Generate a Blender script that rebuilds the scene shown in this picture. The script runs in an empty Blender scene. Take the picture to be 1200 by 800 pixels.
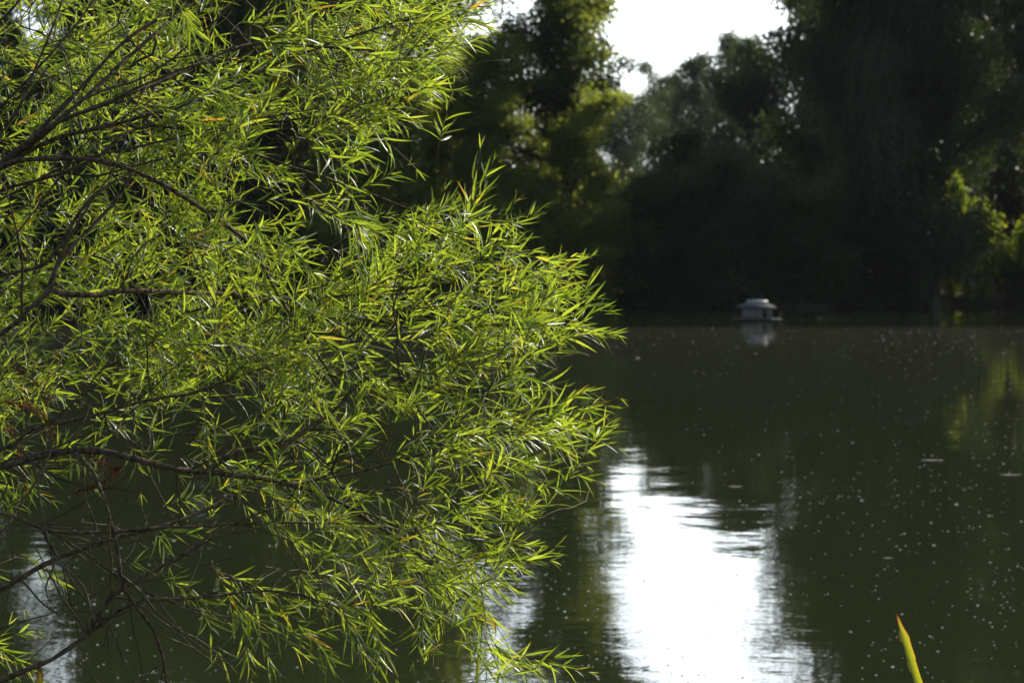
import bpy, math, random
import numpy as np
from mathutils import Vector

sc = bpy.context.scene
COL = sc.collection
R = math.radians
rng = np.random.default_rng(7)

# ------------------------------------------------------------------ camera
CAM_H = 2.0
FPX = 1200 * 65.0 / 36.0
PITCH = math.atan(85.0 / FPX)
cd = bpy.data.cameras.new('camera')
cam = bpy.data.objects.new('camera', cd)
COL.objects.link(cam)
cam.location = (0, 0, CAM_H)
cam.rotation_euler = (math.pi / 2 - PITCH, 0, 0)
cd.lens = 65
cd.sensor_width = 36
cd.clip_end = 5000
cd.dof.use_dof = True
cd.dof.focus_distance = 4.7
cd.dof.aperture_fstop = 6.3
sc.camera = cam


def P(px, py, D):
    """world point at depth Y = D seen at photo pixel (px, py)"""
    a = (px - 600) / FPX
    b = (400 - py) / FPX
    y = math.cos(PITCH) + b * math.sin(PITCH)
    z = -math.sin(PITCH) + b * math.cos(PITCH)
    s = D / y
    return np.array((a * s, D, CAM_H + z * s))


def on_water(px, py):
    b = (400 - py) / FPX
    y = math.cos(PITCH) + b * math.sin(PITCH)
    z = -math.sin(PITCH) + b * math.cos(PITCH)
    D = -CAM_H / z * y
    return P(px, py, D)


# ------------------------------------------------------------------ helpers
def tag(o, label=None, cat=None, group=None, kind=None):
    if label: o['label'] = label
    if cat: o['category'] = cat
    if group: o['group'] = group
    if kind: o['kind'] = kind
    return o


def link(name, me, parent=None):
    o = bpy.data.objects.new(name, me)
    COL.objects.link(o)
    if parent is not None:
        o.parent = parent
    return o


def empty(name, loc, label, cat, group=None, rz=0.0):
    o = bpy.data.objects.new(name, None)
    COL.objects.link(o)
    o.empty_display_size = 0.2
    o.location = loc
    o.rotation_euler = (0, 0, rz)
    return tag(o, label, cat, group)


def copy_tree(o, parent=None):
    c = o.copy()
    COL.objects.link(c)
    if parent is not None:
        c.parent = parent
    for ch in list(o.children):
        copy_tree(ch, c)
    return c


class MB:
    """collects vertices, quads and triangles in numpy blocks"""
    def __init__(s):
        s.v, s.q, s.t, s.n = [], [], [], 0

    def add(s, v, q=None, t=None):
        v = np.asarray(v, dtype=np.float64).reshape(-1, 3)
        if q is not None and len(q): s.q.append(np.asarray(q).reshape(-1, 4) + s.n)
        if t is not None and len(t): s.t.append(np.asarray(t).reshape(-1, 3) + s.n)
        s.v.append(v)
        s.n += len(v)

    def mesh(s, name, mat, smooth=True):
        v = np.concatenate(s.v) if s.v else np.zeros((0, 3))
        q = np.concatenate(s.q) if s.q else np.zeros((0, 4), int)
        t = np.concatenate(s.t) if s.t else np.zeros((0, 3), int)
        me = bpy.data.meshes.new(name)
        me.vertices.add(len(v))
        me.vertices.foreach_set('co', v.astype(np.float32).ravel())
        me.loops.add(q.size + t.size)
        me.loops.foreach_set('vertex_index', np.concatenate([q.ravel(), t.ravel()]).astype(np.int32))
        me.polygons.add(len(q) + len(t))
        st = np.concatenate([np.arange(len(q)) * 4, q.size + np.arange(len(t)) * 3]).astype(np.int32)
        me.polygons.foreach_set('loop_start', st)
        me.update(calc_edges=True)
        me.validate()
        if smooth:
            me.polygons.foreach_set('use_smooth', np.ones(len(me.polygons), bool))
        me.materials.append(mat)
        return me

    def build(s, name, mat, parent=None, smooth=True):
        return link(name, s.mesh(name, mat, smooth), parent)

    def box(s, x0, x1, y0, y1, z0, z1):
        v = [(x, y, z) for z in (z0, z1) for y in (y0, y1) for x in (x0, x1)]
        s.add(v, [(0, 2, 3, 1), (4, 5, 7, 6), (0, 1, 5, 4), (2, 6, 7, 3), (0, 4, 6, 2), (1, 3, 7, 5)])

    def tube(s, pts, rad, sides=6, cap=True):
        pts = np.asarray(pts, float)
        rad = np.asarray(rad, float)
        n = len(pts)
        tan = np.gradient(pts, axis=0)
        tan /= np.linalg.norm(tan, axis=1)[:, None] + 1e-12
        up = np.array((0.0, 0, 1)) if abs(tan[0, 2]) < 0.9 else np.array((1.0, 0, 0))
        u = np.cross(tan[0], up); u /= np.linalg.norm(u)
        U = np.zeros((n, 3)); W = np.zeros((n, 3))
        for i in range(n):
            u = u - tan[i] * np.dot(u, tan[i])
            u /= np.linalg.norm(u) + 1e-12
            U[i] = u
            W[i] = np.cross(tan[i], u)
        a = np.arange(sides) * 2 * math.pi / sides
        ring = pts[:, None, :] + rad[:, None, None] * (np.cos(a)[None, :, None] * U[:, None, :] + np.sin(a)[None, :, None] * W[:, None, :])
        i = np.arange(n - 1)[:, None] * sides
        j = np.arange(sides)[None, :]
        k = (j + 1) % sides
        q = np.stack([i + j, i + k, i + sides + k, i + sides + j], -1).reshape(-1, 4)
        v = ring.reshape(-1, 3)
        t = None
        if cap:
            v = np.concatenate([v, pts[-1:] + tan[-1:] * rad[-1]])
            b = (n - 1) * sides
            t = [(b + x, b + (x + 1) % sides, n * sides) for x in range(sides)]
        s.add(v, q, t)


def resample(pts, step):
    """Catmull-Rom through pts, resampled at about `step`"""
    p = np.asarray(pts, float)
    p = np.concatenate([[2 * p[0] - p[1]], p, [2 * p[-1] - p[-2]]])
    out = []
    for i in range(1, len(p) - 2):
        a, b, c, d = p[i - 1], p[i], p[i + 1], p[i + 2]
        m = max(2, int(np.linalg.norm(c - b) / step))
        for k in range(m):
            t = k / m
            out.append(0.5 * ((2 * b) + (c - a) * t + (2 * a - 5 * b + 4 * c - d) * t * t + (3 * b - a - 3 * c + d) * t ** 3))
    out.append(p[-2])
    return np.array(out)


def unit(v):
    v = np.asarray(v, float)
    return v / (np.linalg.norm(v, axis=-1, keepdims=True) + 1e-12)


# ------------------------------------------------------------------ materials
def new_mat(name):
    m = bpy.data.materials.new(name)
    m.use_nodes = True
    nt = m.node_tree
    for n in list(nt.nodes): nt.nodes.remove(n)
    out = nt.nodes.new('ShaderNodeOutputMaterial')
    return m, nt, out


def N(nt, typ, **kw):
    n = nt.nodes.new(typ)
    for k, v in kw.items():
        if k.startswith('i_'):
            n.inputs[k[2:].replace('_', ' ')].default_value = v
        else:
            setattr(n, k, v)
    return n


def ramp(nt, fac, stops, interp='LINEAR'):
    r = nt.nodes.new('ShaderNodeValToRGB')
    r.color_ramp.interpolation = interp
    e = r.color_ramp.elements
    while len(e) > 1: e.remove(e[-1])
    e[0].position, e[0].color = stops[0][0], (*stops[0][1], 1)
    for p, c in stops[1:]:
        x = e.new(p); x.color = (*c, 1)
    nt.links.new(fac, r.inputs[0])
    return r.outputs[0]


def leaf_mat(name, front, trans, rough=0.35, spec=0.5, tmix=0.5, under=None):
    """front / trans: colour ramps over the random value each leaf carries"""
    m, nt, out = new_mat(name)
    geo = N(nt, 'ShaderNodeNewGeometry')
    cf = ramp(nt, geo.outputs['Random Per Island'], front)
    ct = ramp(nt, geo.outputs['Random Per Island'], trans)
    oi = N(nt, 'ShaderNodeObjectInfo')
    hsv = N(nt, 'ShaderNodeHueSaturation')
    mr = N(nt, 'ShaderNodeMapRange')
    nt.links.new(oi.outputs['Random'], mr.inputs[0])
    mr.inputs[3].default_value = 0.65; mr.inputs[4].default_value = 1.5
    nt.links.new(mr.outputs[0], hsv.inputs['Value'])
    nt.links.new(cf, hsv.inputs['Color'])
    p = N(nt, 'ShaderNodeBsdfPrincipled')
    p.inputs['Roughness'].default_value = rough
    p.inputs['Specular IOR Level'].default_value = spec
    base = hsv.outputs[0]
    if under is not None:
        ux = N(nt, 'ShaderNodeMix', data_type='RGBA')
        nt.links.new(geo.outputs['Backfacing'], ux.inputs[0])
        nt.links.new(base, ux.inputs['A'])
        ux.inputs['B'].default_value = (*under, 1)
        base = ux.outputs['Result']
    nt.links.new(base, p.inputs['Base Color'])
    t = N(nt, 'ShaderNodeBsdfTranslucent')
    nt.links.new(ct, t.inputs['Color'])
    mx = N(nt, 'ShaderNodeMixShader')
    mx.inputs[0].default_value = tmix
    nt.links.new(p.outputs[0], mx.inputs[1])
    nt.links.new(t.outputs[0], mx.inputs[2])
    nt.links.new(mx.outputs[0], out.inputs[0])
    return m


def bark_mat(name, c0, c1, scale, rough=0.85, bump=0.4, stretch=(1, 1, 0.25)):
    m, nt, out = new_mat(name)
    tc = N(nt, 'ShaderNodeTexCoord')
    mp = N(nt, 'ShaderNodeMapping')
    mp.inputs['Scale'].default_value = stretch
    nt.links.new(tc.outputs['Object'], mp.inputs[0])
    nz = N(nt, 'ShaderNodeTexNoise')
    nz.inputs['Scale'].default_value = scale
    nz.inputs['Detail'].default_value = 6
    nt.links.new(mp.outputs[0], nz.inputs[0])
    c = ramp(nt, nz.outputs[0], [(0.35, c0), (0.65, c1)])
    p = N(nt, 'ShaderNodeBsdfPrincipled')
    p.inputs['Roughness'].default_value = rough
    p.inputs['Specular IOR Level'].default_value = 0.3
    nt.links.new(c, p.inputs['Base Color'])
    b = N(nt, 'ShaderNodeBump')
    b.inputs['Strength'].default_value = bump
    b.inputs['Distance'].default_value = 0.01
    nt.links.new(nz.outputs[0], b.inputs['Height'])
    nt.links.new(b.outputs[0], p.inputs['Normal'])
    nt.links.new(p.outputs[0], out.inputs[0])
    return m


def noise_mat(name, c0, c1, scale, rough=0.7, spec=0.3, bump=0.2, metallic=0.0):
    m, nt, out = new_mat(name)
    tc = N(nt, 'ShaderNodeTexCoord')
    nz = N(nt, 'ShaderNodeTexNoise')
    nz.inputs['Scale'].default_value = scale
    nz.inputs['Detail'].default_value = 5
    nt.links.new(tc.outputs['Object'], nz.inputs[0])
    c = ramp(nt, nz.outputs[0], [(0.3, c0), (0.7, c1)])
    p = N(nt, 'ShaderNodeBsdfPrincipled')
    p.inputs['Roughness'].default_value = rough
    p.inputs['Specular IOR Level'].default_value = spec
    p.inputs['Metallic'].default_value = metallic
    nt.links.new(c, p.inputs['Base Color'])
    b = N(nt, 'ShaderNodeBump')
    b.inputs['Strength'].default_value = bump
    nt.links.new(nz.outputs[0], b.inputs['Height'])
    nt.links.new(b.outputs[0], p.inputs['Normal'])
    nt.links.new(p.outputs[0], out.inputs[0])
    return m


M_WLEAF = leaf_mat('willow_leaf',
                   [(0.0, (0.030, 0.062, 0.012)), (0.5, (0.050, 0.090, 0.018)), (0.94, (0.075, 0.115, 0.020)), (0.975, (0.24, 0.20, 0.02)), (1.0, (0.24, 0.15, 0.02))],
                   [(0.0, (0.22, 0.33, 0.016)), (0.5, (0.46, 0.60, 0.032)), (0.95, (0.64, 0.74, 0.055)), (0.975, (0.78, 0.62, 0.03)), (1.0, (0.70, 0.40, 0.03))],
                   rough=0.36, spec=0.7, tmix=0.5, under=(0.08, 0.115, 0.05))
M_DRY = leaf_mat('dry_catkin', [(0, (0.10, 0.045, 0.02)), (1, (0.18, 0.08, 0.03))], [(0, (0.2, 0.07, 0.03)), (1, (0.3, 0.12, 0.05))], rough=0.6, spec=0.3, tmix=0.4)
M_WBARK = bark_mat('willow_bark', (0.045, 0.032, 0.02), (0.17, 0.12, 0.068), 90, bump=1.0, stretch=(1, 1, 0.6))
M_TWIG = bark_mat('willow_twig', (0.05, 0.042, 0.02), (0.10, 0.075, 0.03), 40, rough=0.6)
M_TRUNK = bark_mat('far_bark', (0.02, 0.017, 0.014), (0.06, 0.05, 0.04), 5)
FT = 0.45
M_BROAD = leaf_mat('broad_leaf', [(0, (0.022, 0.036, 0.012)), (1, (0.045, 0.065, 0.02))], [(0, (0.055, 0.085, 0.010)), (1, (0.10, 0.14, 0.018))], rough=0.45, spec=0.3, tmix=FT)
M_GREY = leaf_mat('grey_leaf', [(0, (0.030, 0.040, 0.020)), (1, (0.055, 0.068, 0.032))], [(0, (0.07, 0.09, 0.018)), (1, (0.12, 0.14, 0.034))], rough=0.45, spec=0.3, tmix=FT)
M_SUNLIT_LIME = leaf_mat('sunlit_lime_leaf', [(0, (0.04, 0.07, 0.012)), (1, (0.08, 0.12, 0.02))], [(0, (0.34, 0.48, 0.02)), (1, (0.60, 0.68, 0.045))], rough=0.45, spec=0.3, tmix=0.55)  # brighter leaf copy: the bushes' sunlight is put into its colour
M_SUNLIT_OLIVE = leaf_mat('sunlit_olive_leaf', [(0, (0.065, 0.085, 0.022)), (1, (0.11, 0.125, 0.038))], [(0, (0.34, 0.43, 0.03)), (1, (0.60, 0.64, 0.08))], rough=0.45, spec=0.3, tmix=0.5)  # lit leaf copy: sunlight on the left crowns and shrubs put into colour


# ------------------------------------------------------------------ sky and sun
SUN_AZ, SUN_EL = 50.0, 31.0            # azimuth clockwise from the view direction
S_DIR = np.array((math.sin(R(SUN_AZ)) * math.cos(R(SUN_EL)), math.cos(R(SUN_AZ)) * math.cos(R(SUN_EL)), math.sin(R(SUN_EL))))
w = bpy.data.worlds.new('World')
sc.world = w
w.use_nodes = True
nt = w.node_tree
bg = nt.nodes['Background']
sky = nt.nodes.new('ShaderNodeTexSky')
sky.sky_type = 'NISHITA'
sky.sun_disc = False
sky.sun_elevation = R(SUN_EL)
sky.sun_rotation = R(SUN_AZ)
sky.air_density = 1.0
sky.dust_density = 1.5
sky.ozone_density = 1.0
# bright cloud-like band added low ahead to whiten the sky gap and its reflection
wtc = N(nt, 'ShaderNodeTexCoord')
dp = N(nt, 'ShaderNodeVectorMath', operation='DOT_PRODUCT')
nt.links.new(wtc.outputs['Generated'], dp.inputs[0])
dp.inputs[1].default_value = (math.sin(R(18)), math.cos(R(18)), 0)
az = N(nt, 'ShaderNodeMapRange', interpolation_type='SMOOTHSTEP')
az.inputs[1].default_value = 0.55; az.inputs[2].default_value = 0.97
nt.links.new(dp.outputs['Value'], az.inputs[0])
wsp = N(nt, 'ShaderNodeSeparateXYZ'); nt.links.new(wtc.outputs['Generated'], wsp.inputs[0])
el = N(nt, 'ShaderNodeMapRange', interpolation_type='SMOOTHSTEP')
el.inputs[1].default_value = 0.46; el.inputs[2].default_value = 0.20
nt.links.new(wsp.outputs['Z'], el.inputs[0])
cn = N(nt, 'ShaderNodeTexNoise'); cn.inputs['Scale'].default_value = 5; cn.inputs['Detail'].default_value = 5
cmp_ = N(nt, 'ShaderNodeMapping'); cmp_.inputs['Scale'].default_value = (1, 1, 3)
nt.links.new(wtc.outputs['Generated'], cmp_.inputs[0]); nt.links.new(cmp_.outputs[0], cn.inputs[0])
cr_ = N(nt, 'ShaderNodeMapRange'); cr_.inputs[1].default_value = 0.3; cr_.inputs[2].default_value = 0.7
cr_.inputs[3].default_value = 0.55; cr_.inputs[4].default_value = 1.2
nt.links.new(cn.outputs[0], cr_.inputs[0])
m1 = N(nt, 'ShaderNodeMath', operation='MULTIPLY'); nt.links.new(az.outputs[0], m1.inputs[0]); nt.links.new(el.outputs[0], m1.inputs[1])
m2 = N(nt, 'ShaderNodeMath', operation='MULTIPLY'); nt.links.new(m1.outputs[0], m2.inputs[0]); nt.links.new(cr_.outputs[0], m2.inputs[1])
m3 = N(nt, 'ShaderNodeMath', operation='MULTIPLY'); m3.inputs[1].default_value = 22.0
nt.links.new(m2.outputs[0], m3.inputs[0])
cl = N(nt, 'ShaderNodeVectorMath', operation='SCALE'); cl.inputs[0].default_value = (0.93, 0.98, 1.0)
nt.links.new(m3.outputs[0], cl.inputs['Scale'])
sm = N(nt, 'ShaderNodeVectorMath', operation='ADD')
nt.links.new(sky.outputs[0], sm.inputs[0]); nt.links.new(cl.outputs[0], sm.inputs[1])
nt.links.new(sm.outputs[0], bg.inputs[0])
bg.inputs[1].default_value = 0.115

ld = bpy.data.lights.new('sun', 'SUN')
ld.energy = 4.8
ld.angle = R(0.53)
ld.color = (1.0, 0.94, 0.83)
sun = bpy.data.objects.new('sun', ld)
COL.objects.link(sun)
sun.location = (0, 0, 60)
sun.rotation_euler = Vector(-S_DIR).to_track_quat('-Z', 'Y').to_euler()

sc.view_settings.view_transform = 'Standard'
sc.view_settings.look = 'None'
sc.view_settings.gamma = 1
sc.view_settings.use_curve_mapping = False
sc.view_settings.exposure = 0.3
sc.render.engine = 'CYCLES'
cy = sc.cycles
cy.max_bounces = 6
cy.diffuse_bounces = 3
cy.glossy_bounces = 3
cy.transmission_bounces = 3
cy.transparent_max_bounces = 4
cy.caustics_reflective = False
cy.caustics_refractive = False
cy.sample_clamp_indirect = 4
cy.use_denoising = True
try:
    cy.denoiser = 'OPENIMAGEDENOISE'
    cy.denoising_prefilter = 'ACCURATE'
except Exception:
    pass


# ------------------------------------------------------------------ terrain and water
def far_shore(x):
    x = np.asarray(x, float)
    s = 1 / (1 + np.exp(-(x - 21) / 1.6))
    return 94 + 10 * s + 0.9 * np.sin(x * 0.35) + 0.5 * np.sin(x * 1.1 + 1)


def near_shore(x):
    x = np.asarray(x, float)
    s = 1 / (1 + np.exp((x + 1.5) / 0.25))
    return 3.3 + 2.4 * s + 0.25 * np.sin(x * 0.9) + 0.12 * np.sin(x * 2.3)


def ground_z(x, y):
    x = np.asarray(x, float); y = np.asarray(y, float)
    d = np.minimum(np.minimum(far_shore(x) - y, y - near_shore(x)), np.minimum(x + 75, 85 - x))   # > 0 in the pond
    z = np.where(d > 0, -1.4 * (1 - np.exp(-d / 1.2)), 0.55 * (1 - np.exp(d / 1.5)))
    hill = np.clip((y - 120) / 200, 0, 1) * 3.0
    h2 = np.clip((y - 340) / 130, 0, 1)
    hill = hill + h2 * h2 * (3 - 2 * h2) * (17 + 3 * np.sin(x * 0.02))
    return z + hill + np.where(d < -0.5, 0.06 * np.sin(x * 1.3 + y * 0.7) + 0.05 * np.sin(x * 0.4 - y * 1.9), 0)


def axis(fine, lo, hi, step, far):
    a = np.arange(lo, hi + step, step)
    o = np.array([5, 12, 25, 50, 100, 200, 400, 800, 1500.0])
    return np.concatenate([(lo - o)[::-1], a, hi + o])


xs = np.unique(np.concatenate([axis(1, -80, 90, 1.5, 0), np.arange(-6, 6, 0.3)]))
ys = np.unique(np.concatenate([axis(1, -6, 130, 1.5, 0), np.arange(330, 520, 10), np.arange(0, 8, 0.25), np.arange(90, 108, 0.5)]))
X, Y = np.meshgrid(xs, ys)
V = np.stack([X, Y, ground_z(X, Y)], -1).reshape(-1, 3)
nx, ny = len(xs), len(ys)
ii, jj = np.meshgrid(np.arange(nx - 1), np.arange(ny - 1))
b0 = (jj * nx + ii).ravel()
mb = MB(); mb.add(V, np.stack([b0, b0 + 1, b0 + nx + 1, b0 + nx], -1))
M_GROUND = noise_mat('bank_soil', (0.03, 0.032, 0.014), (0.06, 0.05, 0.03), 3, rough=0.95, spec=0.1)
tag(mb.build('ground', M_GROUND), 'dark grassy earth banks around the pond', 'ground', kind='structure')

# water: murky green brown body under a rippled surface with dust film, its far band painted lighter as sunlit water
m, nt, out = new_mat('pond_water')
tc = N(nt, 'ShaderNodeTexCoord')
p = N(nt, 'ShaderNodeBsdfPrincipled')
p.inputs['IOR'].default_value = 1.36
p.inputs['Roughness'].default_value = 0.015
p.inputs['Base Color'].default_value = (0.016, 0.022, 0.007, 1)
sep = N(nt, 'ShaderNodeSeparateXYZ')
nt.links.new(tc.outputs['Object'], sep.inputs[0])
# calm lee under the far trees, light air over the middle of the pond
patch = N(nt, 'ShaderNodeTexNoise'); patch.inputs['Scale'].default_value = 0.12; patch.inputs['Detail'].default_value = 3
mpp = N(nt, 'ShaderNodeMapping'); mpp.inputs['Scale'].default_value = (0.35, 1, 1)
nt.links.new(tc.outputs['Object'], mpp.inputs[0]); nt.links.new(mpp.outputs[0], patch.inputs[0])
prr = N(nt, 'ShaderNodeMapRange'); prr.inputs[1].default_value = 0.4; prr.inputs[2].default_value = 0.62
prr.inputs[3].default_value = 0.35; prr.inputs[4].default_value = 1.0
nt.links.new(patch.outputs[0], prr.inputs[0])
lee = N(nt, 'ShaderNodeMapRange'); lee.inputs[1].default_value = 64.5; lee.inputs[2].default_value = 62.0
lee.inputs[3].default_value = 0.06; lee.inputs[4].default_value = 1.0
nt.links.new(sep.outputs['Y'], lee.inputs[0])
amp = N(nt, 'ShaderNodeMath', operation='MULTIPLY')
nt.links.new(prr.outputs[0], amp.inputs[0]); nt.links.new(lee.outputs[0], amp.inputs[1])


def wave(scale, stretch, detail, dist):
    mp = N(nt, 'ShaderNodeMapping'); mp.inputs['Scale'].default_value = stretch
    mp.inputs['Rotation'].default_value = (0, 0, 0.2)
    nt.links.new(tc.outputs['Object'], mp.inputs[0])
    z = N(nt, 'ShaderNodeTexNoise'); z.inputs['Scale'].default_value = scale; z.inputs['Detail'].default_value = detail
    z.inputs['Roughness'].default_value = 0.45
    nt.links.new(mp.outputs[0], z.inputs[0])
    mu = N(nt, 'ShaderNodeMath', operation='MULTIPLY'); mu.inputs[1].default_value = dist
    nt.links.new(z.outputs[0], mu.inputs[0])
    return mu.outputs[0]


w1 = wave(1.1, (0.6, 1, 1), 1, 0.007)
w2 = wave(5.0, (0.7, 1, 1), 3, 0.0022)
ad = N(nt, 'ShaderNodeMath', operation='ADD'); nt.links.new(w1, ad.inputs[0]); nt.links.new(w2, ad.inputs[1])
mu = N(nt, 'ShaderNodeMath', operation='MULTIPLY'); nt.links.new(ad.outputs[0], mu.inputs[0]); nt.links.new(amp.outputs[0], mu.inputs[1])
bp = N(nt, 'ShaderNodeBump'); bp.inputs['Distance'].default_value = 1.0; bp.inputs['Strength'].default_value = 1.0
nt.links.new(mu.outputs[0], bp.inputs['Height'])
nt.links.new(bp.outputs[0], p.inputs['Normal'])
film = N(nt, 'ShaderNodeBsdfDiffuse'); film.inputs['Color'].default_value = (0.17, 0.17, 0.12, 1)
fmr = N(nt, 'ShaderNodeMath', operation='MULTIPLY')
drift = N(nt, 'ShaderNodeMapRange'); drift.inputs[1].default_value = 22; drift.inputs[2].default_value = 60  # stronger film far out paints the sunlit side of the shadow line
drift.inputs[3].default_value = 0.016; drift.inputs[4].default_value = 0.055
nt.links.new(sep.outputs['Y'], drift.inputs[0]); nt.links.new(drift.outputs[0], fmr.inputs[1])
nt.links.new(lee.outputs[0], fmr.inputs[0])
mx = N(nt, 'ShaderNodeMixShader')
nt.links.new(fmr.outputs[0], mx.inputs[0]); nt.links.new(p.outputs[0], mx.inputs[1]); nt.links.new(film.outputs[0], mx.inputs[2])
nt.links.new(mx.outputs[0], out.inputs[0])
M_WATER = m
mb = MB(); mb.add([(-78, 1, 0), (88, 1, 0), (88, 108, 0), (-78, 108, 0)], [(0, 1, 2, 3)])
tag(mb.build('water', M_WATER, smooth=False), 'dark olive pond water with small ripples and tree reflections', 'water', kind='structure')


# ------------------------------------------------------------------ far trees
def leaf_quads(mb, C, size, droop, rs):
    n = len(C)
    d = rs.normal(size=(n, 3)); d[:, 2] -= droop
    d = unit(d)
    nrm = unit(np.cross(d, rs.normal(size=(n, 3))))
    s = np.cross(nrm, d)
    L = size * rs.uniform(0.7, 1.3, n)[:, None]
    W = L * rs.uniform(0.22, 0.34, n)[:, None]
    v = np.stack([C - d * L * .5, C + s * W - d * L * .05 + nrm * W * 0.25, C + d * L * .5, C - s * W - d * L * .05 + nrm * W * 0.25], 1)
    q = np.arange(n * 4).reshape(-1, 4)
    mb.add(v.reshape(-1, 3), q)


def tree_meshes(name, seed, H, spread, kind, mat, nleaf, base=0.2, lean=(0, 0), leaf=0.2, limbs=13, clump=0.75):
    """kind: broad (rounded clumps) or willow (hanging strands)"""
    rs = np.random.default_rng(seed)
    tr = MB()
    k = np.linspace(0, 1, 9)
    trunk = np.stack([lean[0] * k ** 1.5 + 0.25 * np.cumsum(rs.normal(size=9)) * 0.5, lean[1] * k ** 1.5 + 0.25 * np.cumsum(rs.normal(size=9)) * 0.5, -0.4 + (H * 0.82 + 0.4) * k], 1)
    trunk[0, :2] = trunk[1, :2] * 0.8
    trunk = resample(trunk, 0.7)
    r0 = 0.018 * H
    rad = r0 * (1 - 0.88 * np.linspace(0, 1, len(trunk))) * (1 + 0.5 * np.exp(-np.linspace(0, 1, len(trunk)) * 25))
    tr.tube(trunk, rad, 8)
    nodes, wts = [], []
    az = rs.uniform(0, 6.28)
    for i in range(limbs):
        f = base + (1 - base) * (i + 0.5 + rs.uniform(-.3, .3)) / limbs
        ti = min(int(f * (len(trunk) - 1)), len(trunk) - 2)
        az += 2.4 + rs.normal() * 0.4
        prof = math.sin(math.pi * min(1, (0.22 + 0.70 * (1 - f) ** 0.75)))
        L = spread * (0.35 + 0.75 * prof) * rs.uniform(0.75, 1.15)
        el = R(20 + 50 * f + rs.normal() * 8)
        pts = [trunk[ti]]
        d = np.array((math.cos(az) * math.cos(el), math.sin(az) * math.cos(el), math.sin(el)))
        m = 7
        for s in range(m):
            d = unit(d + rs.normal(size=3) * 0.16 + np.array((0, 0, 0.05 if kind == 'broad' else -0.04)))
            pts.append(pts[-1] + d * L / m)
        pts = np.array(pts)
        lr = rad[ti] * 0.55
        tr.tube(pts, lr * (1 - 0.85 * np.linspace(0, 1, len(pts))), 5)
        for s in range(2, m + 1):
            for c in range(2):
                a2 = rs.uniform(0, 6.28)
                sd = unit(d * 0.7 + np.array((math.cos(a2), math.sin(a2), rs.normal() * 0.5 + 0.2)))
                sl = L * rs.uniform(0.14, 0.32)
                sp = np.array([pts[s], pts[s] + sd * sl * .5 + rs.normal(size=3) * .1, pts[s] + sd * sl])
                tr.tube(sp, lr * 0.3 * np.array((1, .6, .3)), 4)
                nodes += [sp[1], sp[2]]; wts += [0.6, 1]
    top = trunk[-1]
    for c in range(8):
        nodes.append(top + rs.normal(size=3) * np.array((.8, .8, .9)) + np.array((0, 0, .4))); wts.append(1)
    nodes = np.array(nodes); wts = np.array(wts)
    wts = wts * rs.uniform(0.3, 1.5, len(wts)) ** 2
    cr = MB()
    if kind == 'broad':
        idx = rs.choice(len(nodes), nleaf, p=wts / wts.sum())
        sg = clump * rs.uniform(0.55, 1.15, len(nodes))[idx]
        g = rs.normal(size=(nleaf, 3)); g *= 0.62
        C = nodes[idx] + g * sg[:, None] * np.array((1.25, 1.25, 0.85))
        leaf_quads(cr, C, leaf, 0.3, rs)
    else:
        # hanging strands from each node
        ns = nleaf // 26
        idx = rs.choice(len(nodes), ns, p=wts / wts.sum())
        o = nodes[idx] + rs.normal(size=(ns, 3)) * np.array((clump, clump, clump * .5)) * 0.75
        ln = rs.uniform(0.5, 2.6, ns) * (H / 16)
        drift = rs.normal(size=(ns, 2)) * 0.25
        t = rs.uniform(0, 1, (ns, 26))
        C = np.stack([o[:, None, 0] + drift[:, None, 0] * t, o[:, None, 1] + drift[:, None, 1] * t, o[:, None, 2] + 0.25 * np.sin(t * 3) - ln[:, None] * t], -1)
        C = C + rs.normal(size=C.shape) * 0.06
        C = C.reshape(-1, 3)
        C = C[C[:, 2] > 0.15]
        leaf_quads(cr, C, leaf, 1.4, rs)
    return tr.mesh(name + '_trunk', M_TRUNK), cr.mesh(name + '_crown', mat)


PROTO = {
    'broad1': tree_meshes('broad1', 11, 18, 5.6, 'broad', M_BROAD, 80000, base=0.12, clump=0.95, limbs=16),
    'broad2': tree_meshes('broad2', 12, 20, 6.0, 'broad', M_BROAD, 66000, base=0.12, lean=(1.5, 0.5), clump=0.95, limbs=17),
    'broad3': tree_meshes('broad3', 13, 15, 4.6, 'broad', M_BROAD, 60000, base=0.10, lean=(-0.8, -0.4), clump=0.85, limbs=15),
    'willow1': tree_meshes('willow1', 14, 17, 5.2, 'willow', M_GREY, 80000, base=0.14, leaf=0.2, limbs=16, clump=0.95),
    'willow2': tree_meshes('willow2', 15, 19, 5.6, 'willow', M_GREY, 88000, base=0.12, lean=(-1.8, 0.3), leaf=0.2, limbs=17, clump=0.95),
    'poplar1': tree_meshes('poplar1', 16, 23, 3.9, 'broad', M_SUNLIT_OLIVE, 62000, base=0.10, clump=0.62, limbs=24),
    'willow3': tree_meshes('willow3', 24, 19, 5.0, 'willow', M_SUNLIT_OLIVE, 70000, base=0.14, leaf=0.2, limbs=16, clump=0.95),
    'sunlit2': tree_meshes('sunlit2', 26, 20, 6.0, 'broad', M_SUNLIT_OLIVE, 80000, base=0.12, lean=(0.6, 0.5), clump=0.8, limbs=18),
    'high2': tree_meshes('high2', 25, 25, 6.2, 'broad', M_BROAD, 70000, base=0.40, lean=(-1.5, 0), clump=0.95, limbs=15),
    'high1': tree_meshes('high1', 19, 26, 6.4, 'broad', M_BROAD, 70000, base=0.42, lean=(2.6, 0), clump=0.95, limbs=15),
    'open1': tree_meshes('open1', 17, 21, 5.2, 'broad', M_BROAD, 42000, base=0.40, clump=0.8, lean=(2.0, 0)),
}


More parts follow.
